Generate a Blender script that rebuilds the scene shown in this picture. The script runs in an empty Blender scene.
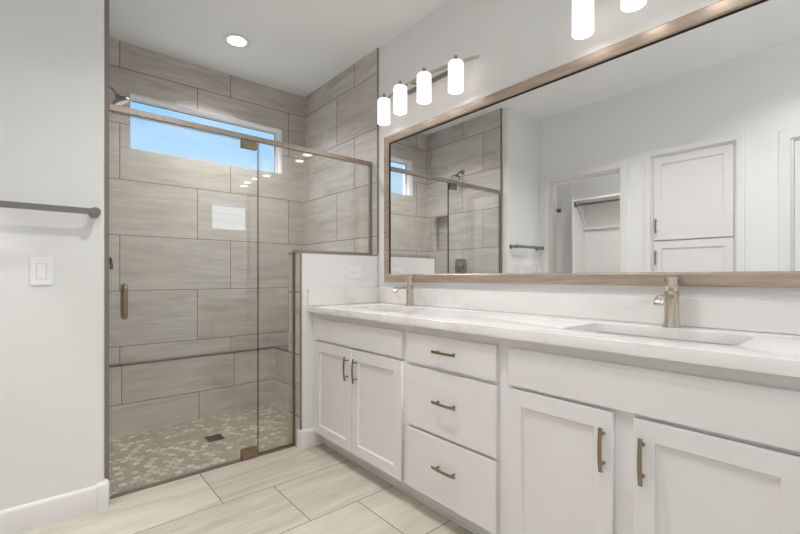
import bpy, bmesh, math, random
from mathutils import Vector, Matrix
PI = math.pi
random.seed(7)
S = bpy.context.scene
COL = S.collection

# ------------------------------------------------------------------ camera
cam_d = bpy.data.cameras.new('camera')
cam = bpy.data.objects.new('camera', cam_d)
COL.objects.link(cam)
cam.location = (-1.8439, 0.0, 1.0873)
cam.rotation_euler = (PI / 2, 0, -math.radians(40.607))
cam_d.sensor_width = 36
cam_d.lens = 415.97 * 36 / 800
cam_d.shift_y = 9.27 / 800
cam_d.clip_start = 0.02
S.camera = cam

# ------------------------------------------------------------------ view
S.view_settings.view_transform = 'Standard'
S.view_settings.look = 'None'
S.view_settings.exposure = 0.30
S.view_settings.gamma = 1
S.view_settings.use_curve_mapping = False
S.cycles.max_bounces = 14
S.cycles.diffuse_bounces = 7
S.cycles.glossy_bounces = 8
S.cycles.transparent_max_bounces = 16
S.cycles.sample_clamp_indirect = 6

# ------------------------------------------------------------------ world: blue sky with thin cloud
SKY_STRENGTH = 1.0
w = bpy.data.worlds.new('sky'); S.world = w; w.use_nodes = True
nt = w.node_tree; nt.nodes.clear()
N = nt.nodes.new; L = nt.links.new
tc = N('ShaderNodeTexCoord'); sp = N('ShaderNodeSeparateXYZ'); L(tc.outputs['Generated'], sp.inputs[0])
cr = N('ShaderNodeValToRGB'); L(sp.outputs['Z'], cr.inputs[0])
e = cr.color_ramp.elements
e[0].position = 0.0; e[0].color = (0.85, 0.95, 1.0, 1)
e[1].position = 0.62; e[1].color = (7.5, 9.5, 12.0, 1)       # upper sky boosted out of view to light the shower through its window
m_ = e.new(0.22); m_.color = (0.50, 0.78, 1.06, 1)
m_ = e.new(0.33); m_.color = (0.25, 0.56, 1.0, 1)
m_ = e.new(0.42); m_.color = (0.24, 0.52, 1.0, 1)
mp = N('ShaderNodeMapping'); mp.inputs['Scale'].default_value = (1.2, 1.2, 5); L(tc.outputs['Generated'], mp.inputs[0])
nz = N('ShaderNodeTexNoise'); nz.inputs['Scale'].default_value = 3.0; nz.inputs['Detail'].default_value = 6; L(mp.outputs[0], nz.inputs[0])
cr2 = N('ShaderNodeValToRGB'); L(nz.outputs[0], cr2.inputs[0])
cr2.color_ramp.elements[0].position = 0.5; cr2.color_ramp.elements[0].color = (0, 0, 0, 1)
cr2.color_ramp.elements[1].position = 0.8; cr2.color_ramp.elements[1].color = (0.6, 0.6, 0.6, 1)
mx = N('ShaderNodeMixRGB'); L(cr2.outputs[0], mx.inputs[0]); L(cr.outputs[0], mx.inputs[1]); mx.inputs[2].default_value = (0.9, 0.95, 1, 1)
bg = N('ShaderNodeBackground'); L(mx.outputs[0], bg.inputs[0]); bg.inputs[1].default_value = SKY_STRENGTH
wo = N('ShaderNodeOutputWorld'); L(bg.outputs[0], wo.inputs[0])

SHADE_E = 1.05          # emission of the glowing sconce shades
FILL_CAN_W = 9.0           # watts of the unseen downlights added as room fill
SHOWER_CAN_W = 9.5
CLOSET_FILL_W = 9.0

def rect_light(name, loc, rot, sx, sy, power, col):
    l = bpy.data.lights.new(name, 'AREA'); l.shape = 'RECTANGLE'; l.size = sx; l.size_y = sy; l.energy = power; l.color = col
    o = bpy.data.objects.new(name, l); COL.objects.link(o); o.location = loc; o.rotation_euler = rot
rect_light('fill_alcove', (1.66, -1.03, 1.35), (0, PI / 2, 0), 1.5, 1.7, 13, (1.0, 0.985, 0.965))     # added fill light at a made-up alcove opening
rect_light('daylight_high_window', (0.52, -2.24, 2.02), (PI / 2, 0, 0), 0.8, 0.46, 3.0, (0.86, 0.92, 1.0))  # small high window

# ------------------------------------------------------------------ material helpers
def srgb(r, g, b):
    f = lambda c: c / 12.92 if c <= 0.04045 else ((c + 0.055) / 1.055) ** 2.4
    return (f(r / 255), f(g / 255), f(b / 255), 1)

def base_mat(name, col=(0.8, 0.8, 0.8, 1), rough=0.5, metal=0.0, spec=0.5):
    m = bpy.data.materials.new(name); m.use_nodes = True
    b = m.node_tree.nodes['Principled BSDF']
    b.inputs['Base Color'].default_value = col
    b.inputs['Roughness'].default_value = rough
    b.inputs['Metallic'].default_value = metal
    b.inputs['Specular IOR Level'].default_value = spec
    return m, m.node_tree, b

def noisy(name, col, rough=0.5, metal=0.0, var=0.03, scale=(6, 6, 6), bump=0.0, bscale=200, spec=0.5):
    m, t, b = base_mat(name, col, rough, metal, spec)
    g = t.nodes.new('ShaderNodeNewGeometry')
    mp = t.nodes.new('ShaderNodeMapping'); mp.inputs['Scale'].default_value = scale
    t.links.new(g.outputs['Position'], mp.inputs[0])
    n = t.nodes.new('ShaderNodeTexNoise'); n.inputs['Scale'].default_value = 1; n.inputs['Detail'].default_value = 4
    t.links.new(mp.outputs[0], n.inputs[0])
    r = t.nodes.new('ShaderNodeValToRGB'); t.links.new(n.outputs[0], r.inputs[0])
    c = Vector(col[:3])
    r.color_ramp.elements[0].position = 0.3; r.color_ramp.elements[1].position = 0.7
    r.color_ramp.elements[0].color = (*(c * (1 - var)), 1); r.color_ramp.elements[1].color = (*(c * (1 + var)), 1)
    t.links.new(r.outputs[0], b.inputs['Base Color'])
    if bump:
        n2 = t.nodes.new('ShaderNodeTexNoise'); n2.inputs['Scale'].default_value = bscale; n2.inputs['Detail'].default_value = 2
        t.links.new(g.outputs['Position'], n2.inputs[0])
        bp = t.nodes.new('ShaderNodeBump'); bp.inputs['Strength'].default_value = bump; bp.inputs['Distance'].default_value = 0.002
        t.links.new(n2.outputs[0], bp.inputs['Height']); t.links.new(bp.outputs[0], b.inputs['Normal'])
    return m

def tile_mat(name, axis_u, axis_v, u0, v0, W, T, shift, joint, pal, grout, rough, streak=1.0, period=2):
    """Running-bond tile: rows stacked along axis_v, joints along axis_u, streaked stone look."""
    m, t, b = base_mat(name, rough=rough)
    nd, lk = t.nodes.new, t.links.new
    g = nd('ShaderNodeNewGeometry'); s = nd('ShaderNodeSeparateXYZ'); lk(g.outputs['Position'], s.inputs[0])
    def M(op, a, bb=None, c=None):
        n = nd('ShaderNodeMath'); n.operation = op
        for i, v in enumerate((a, bb, c)):
            if v is None: continue
            if isinstance(v, (int, float)): n.inputs[i].default_value = v
            else: lk(v, n.inputs[i])
        return n.outputs[0]
    U = s.outputs[axis_u]; V = s.outputs[axis_v]
    vr = M('DIVIDE', M('SUBTRACT', V, v0), T)
    row = M('FLOOR', vr)
    par = M('FLOORED_MODULO', row, period)
    ur = M('DIVIDE', M('SUBTRACT', M('SUBTRACT', U, u0), M('MULTIPLY', par, shift)), W)
    colm = M('FLOOR', ur)
    fu = M('MULTIPLY', M('FRACT', ur), W); fv = M('MULTIPLY', M('FRACT', vr), T)
    du = M('MINIMUM', fu, M('SUBTRACT', W, fu)); dv = M('MINIMUM', fv, M('SUBTRACT', T, fv))
    d = M('MINIMUM', du, dv)
    mask = M('LESS_THAN', d, joint / 2)
    cell = nd('ShaderNodeCombineXYZ'); lk(colm, cell.inputs[0]); lk(row, cell.inputs[1])
    wn = nd('ShaderNodeTexWhiteNoise'); wn.noise_dimensions = '3D'; lk(cell.outputs[0], wn.inputs[0])
    # streaks: noise stretched along U, different on every tile
    cv = nd('ShaderNodeCombineXYZ')
    lk(M('MULTIPLY', U, 1.0), cv.inputs[0]); lk(M('MULTIPLY', V, 1.0), cv.inputs[1]); lk(M('MULTIPLY', wn.outputs['Value'], 40), cv.inputs[2])
    mp = nd('ShaderNodeMapping'); mp.inputs['Scale'].default_value = (2.2, 16, 1); mp.inputs['Rotation'].default_value = (0, 0, 0.05); lk(cv.outputs[0], mp.inputs[0])
    n1 = nd('ShaderNodeTexNoise'); n1.inputs['Scale'].default_value = 1; n1.inputs['Detail'].default_value = 8; n1.inputs['Roughness'].default_value = 0.62; n1.inputs['Distortion'].default_value = 0.6
    lk(mp.outputs[0], n1.inputs[0])
    mp2 = nd('ShaderNodeMapping'); mp2.inputs['Scale'].default_value = (6, 90, 1); lk(cv.outputs[0], mp2.inputs[0])
    n2 = nd('ShaderNodeTexNoise'); n2.inputs['Scale'].default_value = 1; n2.inputs['Detail'].default_value = 4; lk(mp2.outputs[0], n2.inputs[0])
    f = M('ADD', M('MULTIPLY', M('SUBTRACT', n1.outputs[0], 0.5), 1.5 * streak), M('MULTIPLY', M('SUBTRACT', n2.outputs[0], 0.5), 0.7 * streak))
    f = M('ADD', M('ADD', f, 0.5), M('MULTIPLY', M('SUBTRACT', wn.outputs['Value'], 0.5), 0.22))
    r = nd('ShaderNodeValToRGB'); lk(f, r.inputs[0])
    el = r.color_ramp.elements
    el[0].position = 0.05; el[0].color = pal[0]; el[1].position = 0.95; el[1].color = pal[2]
    k = el.new(0.5); k.color = pal[1]
    mx = nd('ShaderNodeMixRGB'); lk(mask, mx.inputs[0]); lk(r.outputs[0], mx.inputs[1]); mx.inputs[2].default_value = grout
    lk(mx.outputs[0], b.inputs['Base Color'])
    rr = M('ADD', M('MULTIPLY', mask, 0.4), rough); lk(rr, b.inputs['Roughness'])
    bp = nd('ShaderNodeBump'); bp.inputs['Strength'].default_value = 0.35; bp.inputs['Distance'].default_value = 0.002
    sm = nd('ShaderNodeMapRange'); lk(d, sm.inputs[0]); sm.inputs[1].default_value = joint * 0.25; sm.inputs[2].default_value = joint * 0.9
    lk(sm.outputs[0], bp.inputs['Height']); lk(bp.outputs[0], b.inputs['Normal'])
    return m

WALL = noisy('white painted drywall', srgb(234, 234, 233), 0.65, var=0.006, bump=0.12, bscale=260)
CEIL = noisy('white ceiling paint', srgb(246, 247, 248), 0.8, var=0.006, bump=0.1, bscale=200)
TRIM = noisy('satin white trim paint', srgb(232, 231, 229), 0.4, var=0.005)
CAB = noisy('satin white cabinet paint', srgb(229, 227, 226), 0.38, var=0.006)
TP = (srgb(163, 158, 150), srgb(197, 192, 185), srgb(216, 212, 206))
GR = srgb(112, 106, 98)
TILE_X = tile_mat('taupe wall tile on back wall', 0, 2, -1.437 - 0.76 * 4, 2.555 - 0.3924 * 10, 0.76, 0.3924, 0.507, 0.0055, TP, GR, 0.4, 0.85)
TILE_Y = tile_mat('taupe wall tile on vanity side wall', 1, 2, 2.683 - 0.76 * 6, 2.555 - 0.3924 * 10, 0.76, 0.3924, 0.258, 0.0055, TP, GR, 0.4, 0.85)
TILE_YL = tile_mat('taupe wall tile on shower head wall', 1, 2, 2.95 - 0.76 * 6, 2.555 - 0.3924 * 10, 0.76, 0.3924, -0.276, 0.0055, TP, GR, 0.4, 0.85)
TILE_BY = tile_mat('taupe tile on bench side', 1, 2, 2.62 - 0.76 * 5, 0.206 - 0.272 * 4, 0.76, 0.272, 0.3, 0.0055, TP, GR, 0.4, 0.85)
TILE_B = tile_mat('taupe tile on bench face', 0, 2, -1.436 - 0.76 * 5, 0.206 - 0.272 * 4, 0.76, 0.272, 0.496, 0.0055, TP, GR, 0.4, 0.85)
FP = (srgb(168, 160, 146), srgb(203, 195, 182), srgb(219, 213, 203))
FLOOR = tile_mat('streaked beige floor tile', 0, 1, -0.69 - 0.76 * 6, 2.466 - 0.402 * 9, 0.76, 0.402, -0.25, 0.005, FP, srgb(132, 122, 110), 0.34, 0.75, 3)

def mosaic_mat():
    m, t, b = base_mat('hexagon stone mosaic', rough=0.45)
    nd, lk = t.nodes.new, t.links.new
    g = nd('ShaderNodeNewGeometry')
    def V(op, a_, b_=None):
        n_ = nd('ShaderNodeVectorMath'); n_.operation = op
        for i, v_ in enumerate((a_, b_)):
            if v_ is None: continue
            if isinstance(v_, tuple): n_.inputs[i].default_value = v_
            else: lk(v_, n_.inputs[i])
        return n_
    def M(op, a_, b_=0.0):
        n_ = nd('ShaderNodeMath'); n_.operation = op
        for i, v_ in enumerate((a_, b_)):
            if isinstance(v_, (int, float)): n_.inputs[i].default_value = v_
            else: lk(v_, n_.inputs[i])
        return n_.outputs[0]
    # hexagon lattice, pitch 5.2 cm
    mp = nd('ShaderNodeMapping'); mp.inputs['Scale'].default_value = (1 / 0.047, 1 / 0.047, 0.0); mp.inputs['Location'].default_value = (200, 200, 0); lk(g.outputs['Position'], mp.inputs[0])
    S1, S2 = (1, 1.7320508, 1), (0.5, 0.8660254, 0.5)
    ga = V('SUBTRACT', V('MODULO', mp.outputs[0], S1).outputs[0], S2).outputs[0]
    gb = V('SUBTRACT', V('MODULO', V('SUBTRACT', mp.outputs[0], S2).outputs[0], S1).outputs[0], S2).outputs[0]
    fl = (1, 1, 0)
    ga = V('MULTIPLY', ga, fl).outputs[0]; gb = V('MULTIPLY', gb, fl).outputs[0]
    pick = M('LESS_THAN', V('DOT_PRODUCT', ga, ga).outputs['Value'], V('DOT_PRODUCT', gb, gb).outputs['Value'])
    mv = nd('ShaderNodeMix'); mv.data_type = 'VECTOR'; lk(pick, mv.inputs[0]); lk(gb, mv.inputs[4]); lk(ga, mv.inputs[5])
    gv = mv.outputs[1]
    idv = V('SNAP', V('ADD', V('SUBTRACT', mp.outputs[0], gv).outputs[0], (0.1, 0.1, 0)).outputs[0], (0.25, 0.4330127, 1)).outputs[0]
    wn = nd('ShaderNodeTexWhiteNoise'); lk(idv, wn.inputs[0])
    ab = V('ABSOLUTE', gv).outputs[0]
    hd = M('MAXIMUM', V('DOT_PRODUCT', ab, (0.5, 0.8660254, 0)).outputs['Value'], V('DOT_PRODUCT', ab, (1, 0, 0)).outputs['Value'])
    hd = M('MAXIMUM', hd, M('MULTIPLY', V('LENGTH', gv).outputs['Value'], 0.93))
    edge = M('SUBTRACT', 0.5, hd)
    r = nd('ShaderNodeValToRGB'); lk(wn.outputs['Value'], r.inputs[0])
    el = r.color_ramp.elements
    el[0].position = 0.0; el[0].color = srgb(148, 143, 132); el[1].position = 1.0; el[1].color = srgb(204, 202, 195)
    k = el.new(0.5); k.color = srgb(160, 155, 143); k = el.new(0.72); k.color = srgb(184, 180, 169)
    n = nd('ShaderNodeTexNoise'); n.inputs['Scale'].default_value = 40; n.inputs['Detail'].default_value = 4; lk(g.outputs['Position'], n.inputs[0])
    hv = nd('ShaderNodeMixRGB'); hv.blend_type = 'OVERLAY'; hv.inputs[0].default_value = 0.35; lk(r.outputs[0], hv.inputs[1]); lk(n.outputs[0], hv.inputs[2])
    st = nd('ShaderNodeMapRange'); lk(edge, st.inputs[0]); st.inputs[1].default_value = 0.03; st.inputs[2].default_value = 0.08
    mx = nd('ShaderNodeMixRGB'); lk(st.outputs[0], mx.inputs[0]); mx.inputs[1].default_value = srgb(138, 130, 114); lk(hv.outputs[0], mx.inputs[2])
    lk(mx.outputs[0], b.inputs['Base Color'])
    bp = nd('ShaderNodeBump'); bp.inputs['Strength'].default_value = 0.4; bp.inputs['Distance'].default_value = 0.003
    lk(st.outputs[0], bp.inputs['Height']); lk(bp.outputs[0], b.inputs['Normal'])
    return m
MOSAIC = mosaic_mat()

def marble_mat():
    m, t, b = base_mat('white veined quartz', rough=0.14)
    nd, lk = t.nodes.new, t.links.new
    g = nd('ShaderNodeNewGeometry')
    mp = nd('ShaderNodeMapping'); mp.inputs['Rotation'].default_value = (0.5, 0.3, 0.7); mp.inputs['Scale'].default_value = (1.3, 0.9, 1.3); lk(g.outputs['Position'], mp.inputs[0])
    n = nd('ShaderNodeTexNoise'); n.inputs['Scale'].default_value = 1.1; n.inputs['Detail'].default_value = 6; n.inputs['Roughness'].default_value = 0.5; n.inputs['Distortion'].default_value = 1.2
    lk(mp.outputs[0], n.inputs[0])
    a = nd('ShaderNodeMath'); a.operation = 'SUBTRACT'; lk(n.outputs[0], a.inputs[0]); a.inputs[1].default_value = 0.5
    c = nd('ShaderNodeMath'); c.operation = 'ABSOLUTE'; lk(a.outputs[0], c.inputs[0])
    r = nd('ShaderNodeValToRGB'); lk(c.outputs[0], r.inputs[0])
    el = r.color_ramp.elements
    el[0].position = 0.0; el[0].color = srgb(227, 225, 224); el[1].position = 0.014; el[1].color = srgb(235, 233, 231)
    k = el.new(0.10); k.color = srgb(240, 238, 236)
    lk(r.outputs[0], b.inputs['Base Color'])
    return m
MARBLE = marble_mat()

def brushed(name, col, rough=0.28, scale=(3, 3, 300), var=0.08):
    return noisy(name, col, rough, 1.0, var=var, scale=scale)
NICKEL = brushed('brushed champagne nickel', srgb(208, 198, 184), 0.18)
BRONZE = brushed('brushed bronze pull metal', srgb(150, 133, 110), 0.32)
HEADER = brushed('champagne shower track metal', srgb(170, 159, 147), 0.36, (60, 3, 3))
JAMB = noisy('taupe tile edge profile', srgb(136, 129, 121), 0.45, 0.2)
STEEL = brushed('brushed grey nickel', srgb(148, 145, 141), 0.34)
DARK = noisy('dark drain grate metal', srgb(64, 56, 46), 0.4, 0.7)
BLACK = noisy('painted gap shade', srgb(30, 26, 23), 0.8)
PLASTIC = noisy('white switch plastic', srgb(243, 243, 243), 0.3, var=0.003)
PORC = noisy('white sink porcelain', srgb(226, 225, 222), 0.12, var=0.004)
PVC = noisy('white vinyl window frame', srgb(240, 240, 240), 0.4, var=0.004)

def frame_mat():
    m, t, b = base_mat('champagne wood look frame', rough=0.34, metal=0.35)
    nd, lk = t.nodes.new, t.links.new
    g = nd('ShaderNodeNewGeometry')
    mp = nd('ShaderNodeMapping'); mp.inputs['Scale'].default_value = (60, 5, 60); lk(g.outputs['Position'], mp.inputs[0])
    n = nd('ShaderNodeTexNoise'); n.inputs['Scale'].default_value = 1; n.inputs['Detail'].default_value = 6; lk(mp.outputs[0], n.inputs[0])
    r = nd('ShaderNodeValToRGB'); lk(n.outputs[0], r.inputs[0])
    r.color_ramp.elements[0].position = 0.25; r.color_ramp.elements[0].color = srgb(158, 140, 124)
    r.color_ramp.elements[1].position = 0.75; r.color_ramp.elements[1].color = srgb(190, 174, 160)
    lk(r.outputs[0], b.inputs['Base Color'])
    return m
FRAME = frame_mat()

def mirror_mat():
    m, t, b = base_mat('silvered mirror', (0.90, 0.905, 0.90, 1), 0.0, 1.0)
    return m
MIRROR = mirror_mat()

def glass_mat(name, tint, f0=0.055):
    m = bpy.data.materials.new(name); m.use_nodes = True
    t = m.node_tree; t.nodes.clear(); nd, lk = t.nodes.new, t.links.new
    lw = nd('ShaderNodeLayerWeight'); lw.inputs['Blend'].default_value = 0.5
    p = nd('ShaderNodeMath'); p.operation = 'POWER'; lk(lw.outputs['Facing'], p.inputs[0]); p.inputs[1].default_value = 5
    q = nd('ShaderNodeMath'); q.operation = 'MULTIPLY_ADD'; lk(p.outputs[0], q.inputs[0]); q.inputs[1].default_value = 1 - f0; q.inputs[2].default_value = f0
    tr = nd('ShaderNodeBsdfTransparent'); tr.inputs[0].default_value = tint
    gl = nd('ShaderNodeBsdfGlossy'); gl.inputs['Roughness'].default_value = 0.0; gl.inputs['Color'].default_value = (1, 1, 1, 1)
    mx = nd('ShaderNodeMixShader'); lk(q.outputs[0], mx.inputs[0]); lk(tr.outputs[0], mx.inputs[1]); lk(gl.outputs[0], mx.inputs[2])
    o = nd('ShaderNodeOutputMaterial'); lk(mx.outputs[0], o.inputs[0])
    return m
GLASS = glass_mat('clear shower glass', (0.964, 0.963, 0.942, 1))
WGLASS = glass_mat('window glass', (0.99, 0.995, 1, 1))
GEDGE = noisy('dark green glass edge', srgb(72, 80, 70), 0.2)

def emit(name, col, s):
    m = bpy.data.materials.new(name); m.use_nodes = True
    t = m.node_tree; t.nodes.clear()
    e_ = t.nodes.new('ShaderNodeEmission'); e_.inputs[0].default_value = col; e_.inputs[1].default_value = s
    o = t.nodes.new('ShaderNodeOutputMaterial'); t.links.new(e_.outputs[0], o.inputs[0])
    return m

def shade_mat():
    """Lit ribbed opal glass: narrow vertical ribs, glowing from the lamp inside."""
    m = bpy.data.materials.new('lit ribbed opal glass'); m.use_nodes = True
    t = m.node_tree; b = t.nodes['Principled BSDF']; nd, lk = t.nodes.new, t.links.new
    b.inputs['Base Color'].default_value = (0.35, 0.34, 0.33, 1); b.inputs['Roughness'].default_value = 0.4
    g = nd('ShaderNodeTexCoord'); s = nd('ShaderNodeSeparateXYZ'); lk(g.outputs['Object'], s.inputs[0])
    at = nd('ShaderNodeMath'); at.operation = 'ARCTAN2'; lk(s.outputs[1], at.inputs[0]); lk(s.outputs[0], at.inputs[1])
    mu = nd('ShaderNodeMath'); mu.operation = 'MULTIPLY'; lk(at.outputs[0], mu.inputs[0]); mu.inputs[1].default_value = 24
    si = nd('ShaderNodeMath'); si.operation = 'SINE'; lk(mu.outputs[0], si.inputs[0])
    mr = nd('ShaderNodeMapRange'); lk(si.outputs[0], mr.inputs[0]); mr.inputs[1].default_value = -1; mr.inputs[2].default_value = 1
    mr.inputs[3].default_value = SHADE_E * 0.6; mr.inputs[4].default_value = SHADE_E * 1.1
    b.inputs['Emission Color'].default_value = (1, 0.93, 0.86, 1)
    lk(mr.outputs[0], b.inputs['Emission Strength'])
    return m
SHADE = shade_mat()
BULB = emit('glowing lamp opening', (1, 0.95, 0.88, 1), 9.0)
LENS = emit('glowing downlight lens', (1, 0.98, 0.95, 1), 12)

# ------------------------------------------------------------------ mesh helpers
def BM(): return bmesh.new()

def box(bm, x0, x1, y0, y1, z0, z1, bev=0.0, seg=2):
    x0, x1 = min(x0, x1), max(x0, x1); y0, y1 = min(y0, y1), max(y0, y1); z0, z1 = min(z0, z1), max(z0, z1)
    r = bmesh.ops.create_cube(bm, size=1)
    vs = r['verts']
    for v in vs:
        v.co = Vector(((x0 + x1) / 2 + v.co.x * (x1 - x0), (y0 + y1) / 2 + v.co.y * (y1 - y0), (z0 + z1) / 2 + v.co.z * (z1 - z0)))
    if bev:
        es = set(e for v in vs for e in v.link_edges)
        bmesh.ops.bevel(bm, geom=list(es), offset=bev, segments=seg, affect='EDGES', profile=0.5)
    return bm

def cyl(bm, p0, p1, r0, r1=None, seg=24, caps=True):
    p0, p1 = Vector(p0), Vector(p1); r1 = r0 if r1 is None else r1
    d = p1 - p0
    q = Vector((0, 0, 1)).rotation_difference(d.normalized()).to_matrix().to_4x4()
    m = Matrix.Translation((p0 + p1) / 2) @ q
    bmesh.ops.create_cone(bm, cap_ends=caps, segments=seg, radius1=r0, radius2=r1, depth=d.length, matrix=m)
    return bm

def lathe(bm, c, prof, seg=32, axis='Z'):
    """prof: list of (radius, height) about an axis through c."""
    rings = []
    for r, h in prof:
        ring = []
        for i in range(seg):
            a = 2 * PI * i / seg
            if axis == 'Z': p = (c[0] + r * math.cos(a), c[1] + r * math.sin(a), c[2] + h)
            elif axis == 'Y': p = (c[0] + r * math.cos(a), c[1] + h, c[2] + r * math.sin(a))
            else: p = (c[0] + h, c[1] + r * math.cos(a), c[2] + r * math.sin(a))
            ring.append(bm.verts.new(p))
        rings.append(ring)
    for a, b in zip(rings, rings[1:]):
        for i in range(seg):
            j = (i + 1) % seg
            bm.faces.new((a[i], a[j], b[j], b[i]))
    bm.faces.new(rings[0][::-1]); bm.faces.new(rings[-1])
    return bm

def sweep(bm, pts, sec, closed_ends=True, up=(0, 0, 1)):
    """sweep a section (list of (side, up) offsets, or function of index) along a path."""
    pts = [Vector(p) for p in pts]; rings = []
    for i, p in enumerate(pts):
        if i == 0: d = pts[1] - p
        elif i == len(pts) - 1: d = p - pts[i - 1]
        else: d = (pts[i + 1] - p).normalized() + (p - pts[i - 1]).normalized()
        d.normalize()
        u = Vector(up)
        s = d.cross(u)
        if s.length < 1e-4: s = d.cross(Vector((1, 0, 0)))
        s.normalize(); u2 = s.cross(d).normalized()
        sc = sec(i) if callable(sec) else sec
        rings.append([bm.verts.new(p + s * a + u2 * b) for a, b in sc])
    n = len(rings[0])
    for a, b in zip(rings, rings[1:]):
        for i in range(n):
            j = (i + 1) % n
            bm.faces.new((a[i], a[j], b[j], b[i]))
    if closed_ends:
        bm.faces.new(rings[0][::-1]); bm.faces.new(rings[-1])
    return bm

def circ(r, n=14): return [(r * math.cos(2 * PI * i / n), r * math.sin(2 * PI * i / n)) for i in range(n)]
def rrect(w, h, r, n=4):
    o = []
    for cx, cy, a0 in ((w / 2 - r, h / 2 - r, 0), (-w / 2 + r, h / 2 - r, PI / 2), (-w / 2 + r, -h / 2 + r, PI), (w / 2 - r, -h / 2 + r, 1.5 * PI)):
        for k in range(n + 1):
            a = a0 + k * PI / 2 / n
            o.append((cx + r * math.cos(a), cy + r * math.sin(a)))
    return o

def prism(outer, holes, plane, a, b, bev=0.0):
    """Flat plate with holes, extruded from a to b along the axis normal to 'plane' (XY, YZ or XZ)."""
    cu = bpy.data.curves.new('tmp', 'CURVE'); cu.dimensions = '2D'; cu.fill_mode = 'BOTH'
    cu.extrude = abs(b - a) / 2 - bev; cu.bevel_depth = bev; cu.bevel_resolution = 2 if bev else 0
    if bev: cu.offset = -bev
    for ring in [outer] + holes:
        s_ = cu.splines.new('POLY'); s_.points.add(len(ring) - 1)
        for p, q in zip(s_.points, ring): p.co = (q[0], q[1], 0, 1)
        s_.use_cyclic_u = True
    o = bpy.data.objects.new('tmp', cu); COL.objects.link(o)
    dg = bpy.context.evaluated_depsgraph_get(); dg.update()
    me = bpy.data.meshes.new_from_object(o.evaluated_get(dg))
    bm = BM(); bm.from_mesh(me)
    bpy.data.objects.remove(o); bpy.data.curves.remove(cu); bpy.data.meshes.remove(me)
    mid = (a + b) / 2
    for v in bm.verts:
        x, y, z = v.co
        v.co = (x, y, z + mid) if plane == 'XY' else ((z + mid, x, y) if plane == 'YZ' else (x, z + mid, y))
    bmesh.ops.remove_doubles(bm, verts=bm.verts, dist=1e-5)
    bmesh.ops.recalc_face_normals(bm, faces=bm.faces)
    return bm

def R(x0, x1, y0, y1): return [(x0, y0), (x1, y0), (x1, y1), (x0, y1)]

def wloc(o):
    v = Vector((0, 0, 0))
    while o: v += o.location; o = o.parent
    return v

def obj(name, bm, mat, parent=None, smooth=None, origin=None):
    """link a bmesh given in world coordinates as one object (child coordinates relative to its parent)"""
    bmesh.ops.recalc_face_normals(bm, faces=bm.faces)
    if parent is None:
        if origin is None:
            xs = [v.co.x for v in bm.verts]; ys = [v.co.y for v in bm.verts]; zs = [v.co.z for v in bm.verts]
            origin = ((min(xs) + max(xs)) / 2, (min(ys) + max(ys)) / 2, min(zs))
        off = Vector(origin)
    else:
        off = wloc(parent) + (Vector(origin) - wloc(parent) if origin is not None else Vector((0, 0, 0)))
    for v in bm.verts: v.co -= off
    me = bpy.data.meshes.new(name); bm.to_mesh(me); bm.free()
    if not isinstance(mat, (list, tuple)): mat = [mat]
    for m in mat: me.materials.append(m)
    if smooth is not None:
        for p in me.polygons: p.use_smooth = True
        me.set_sharp_from_angle(angle=math.radians(smooth))
    o = bpy.data.objects.new(name, me); COL.objects.link(o)
    if parent is None: o.location = off
    else:
        o.parent = parent; o.location = off - wloc(parent)
    return o

def tag(o, label=None, cat=None, group=None, kind=None):
    if label: o['label'] = label
    if cat: o['category'] = cat
    if group: o['group'] = group
    if kind: o['kind'] = kind
    return o

def thing(name, loc, label, cat, group=None):
    o = bpy.data.objects.new(name, None); o.empty_display_size = 0.05; COL.objects.link(o); o.location = loc
    return tag(o, label, cat, group)

def struct(name, bm, mat, parent=None, smooth=None):
    o = obj(name, bm, mat, parent, smooth)
    if parent is None: o['kind'] = 'structure'
    return o

def copy_tree(o, parent=None):
    c = o.copy(); COL.objects.link(c)
    if parent: c.parent = parent
    for ch in list(o.children): copy_tree(ch, c)
    return c

def light(name, kind, loc, power, size=0.15, col=(1, 0.96, 0.9), rot=(0, 0, 0), parent=None, shape='DISK'):
    l = bpy.data.lights.new(name, kind); l.energy = power; l.color = col
    if kind == 'AREA': l.shape = shape; l.size = size; l.spread = math.radians(125)
    o = bpy.data.objects.new(name, l); COL.objects.link(o)
    o.location = Vector(loc) - (wloc(parent) if parent else Vector((0, 0, 0))); o.rotation_euler = rot
    if parent: o.parent = parent
    return o

H = 2.74
YB = 3.497     # face of the tiled back wall
YT = 2.39      # face of the towel bar wall and half wall
YG = 2.47      # shower glass
XW = -2.18     # face of the closet / linen wall
XJ = -1.625    # jamb corner
XS = -1.60     # tiled shower head wall
YS = -2.06     # wall behind the camera

# ------------------------------------------------------------------ setting
bm = BM(); box(bm, -4.0, 1.75, YS - 0.15, YG, -0.08, 0.0); box(bm, -4.0, -1.75, YG, 3.3, -0.08, 0.0)
struct('floor', bm, FLOOR)
bm = BM(); box(bm, -1.75, 0.0, YG, 3.66, -0.09, -0.008)
struct('floor_shower', bm, MOSAIC)
bm = BM(); box(bm, -4.0, 1.75, YS - 0.15, 3.66, H, H + 0.1)
struct('ceiling', bm, CEIL)

# back wall with the transom opening
WX0, WX1, WZ0, WZ1 = -1.375, -0.231, 1.997, 2.391
struct('wall_shower_back', prism(R(-1.75, 0.12, -0.09, H), [R(WX0, WX1, WZ0, WZ1)], 'XZ', YB, YB + 0.165), TILE_X)
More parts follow.
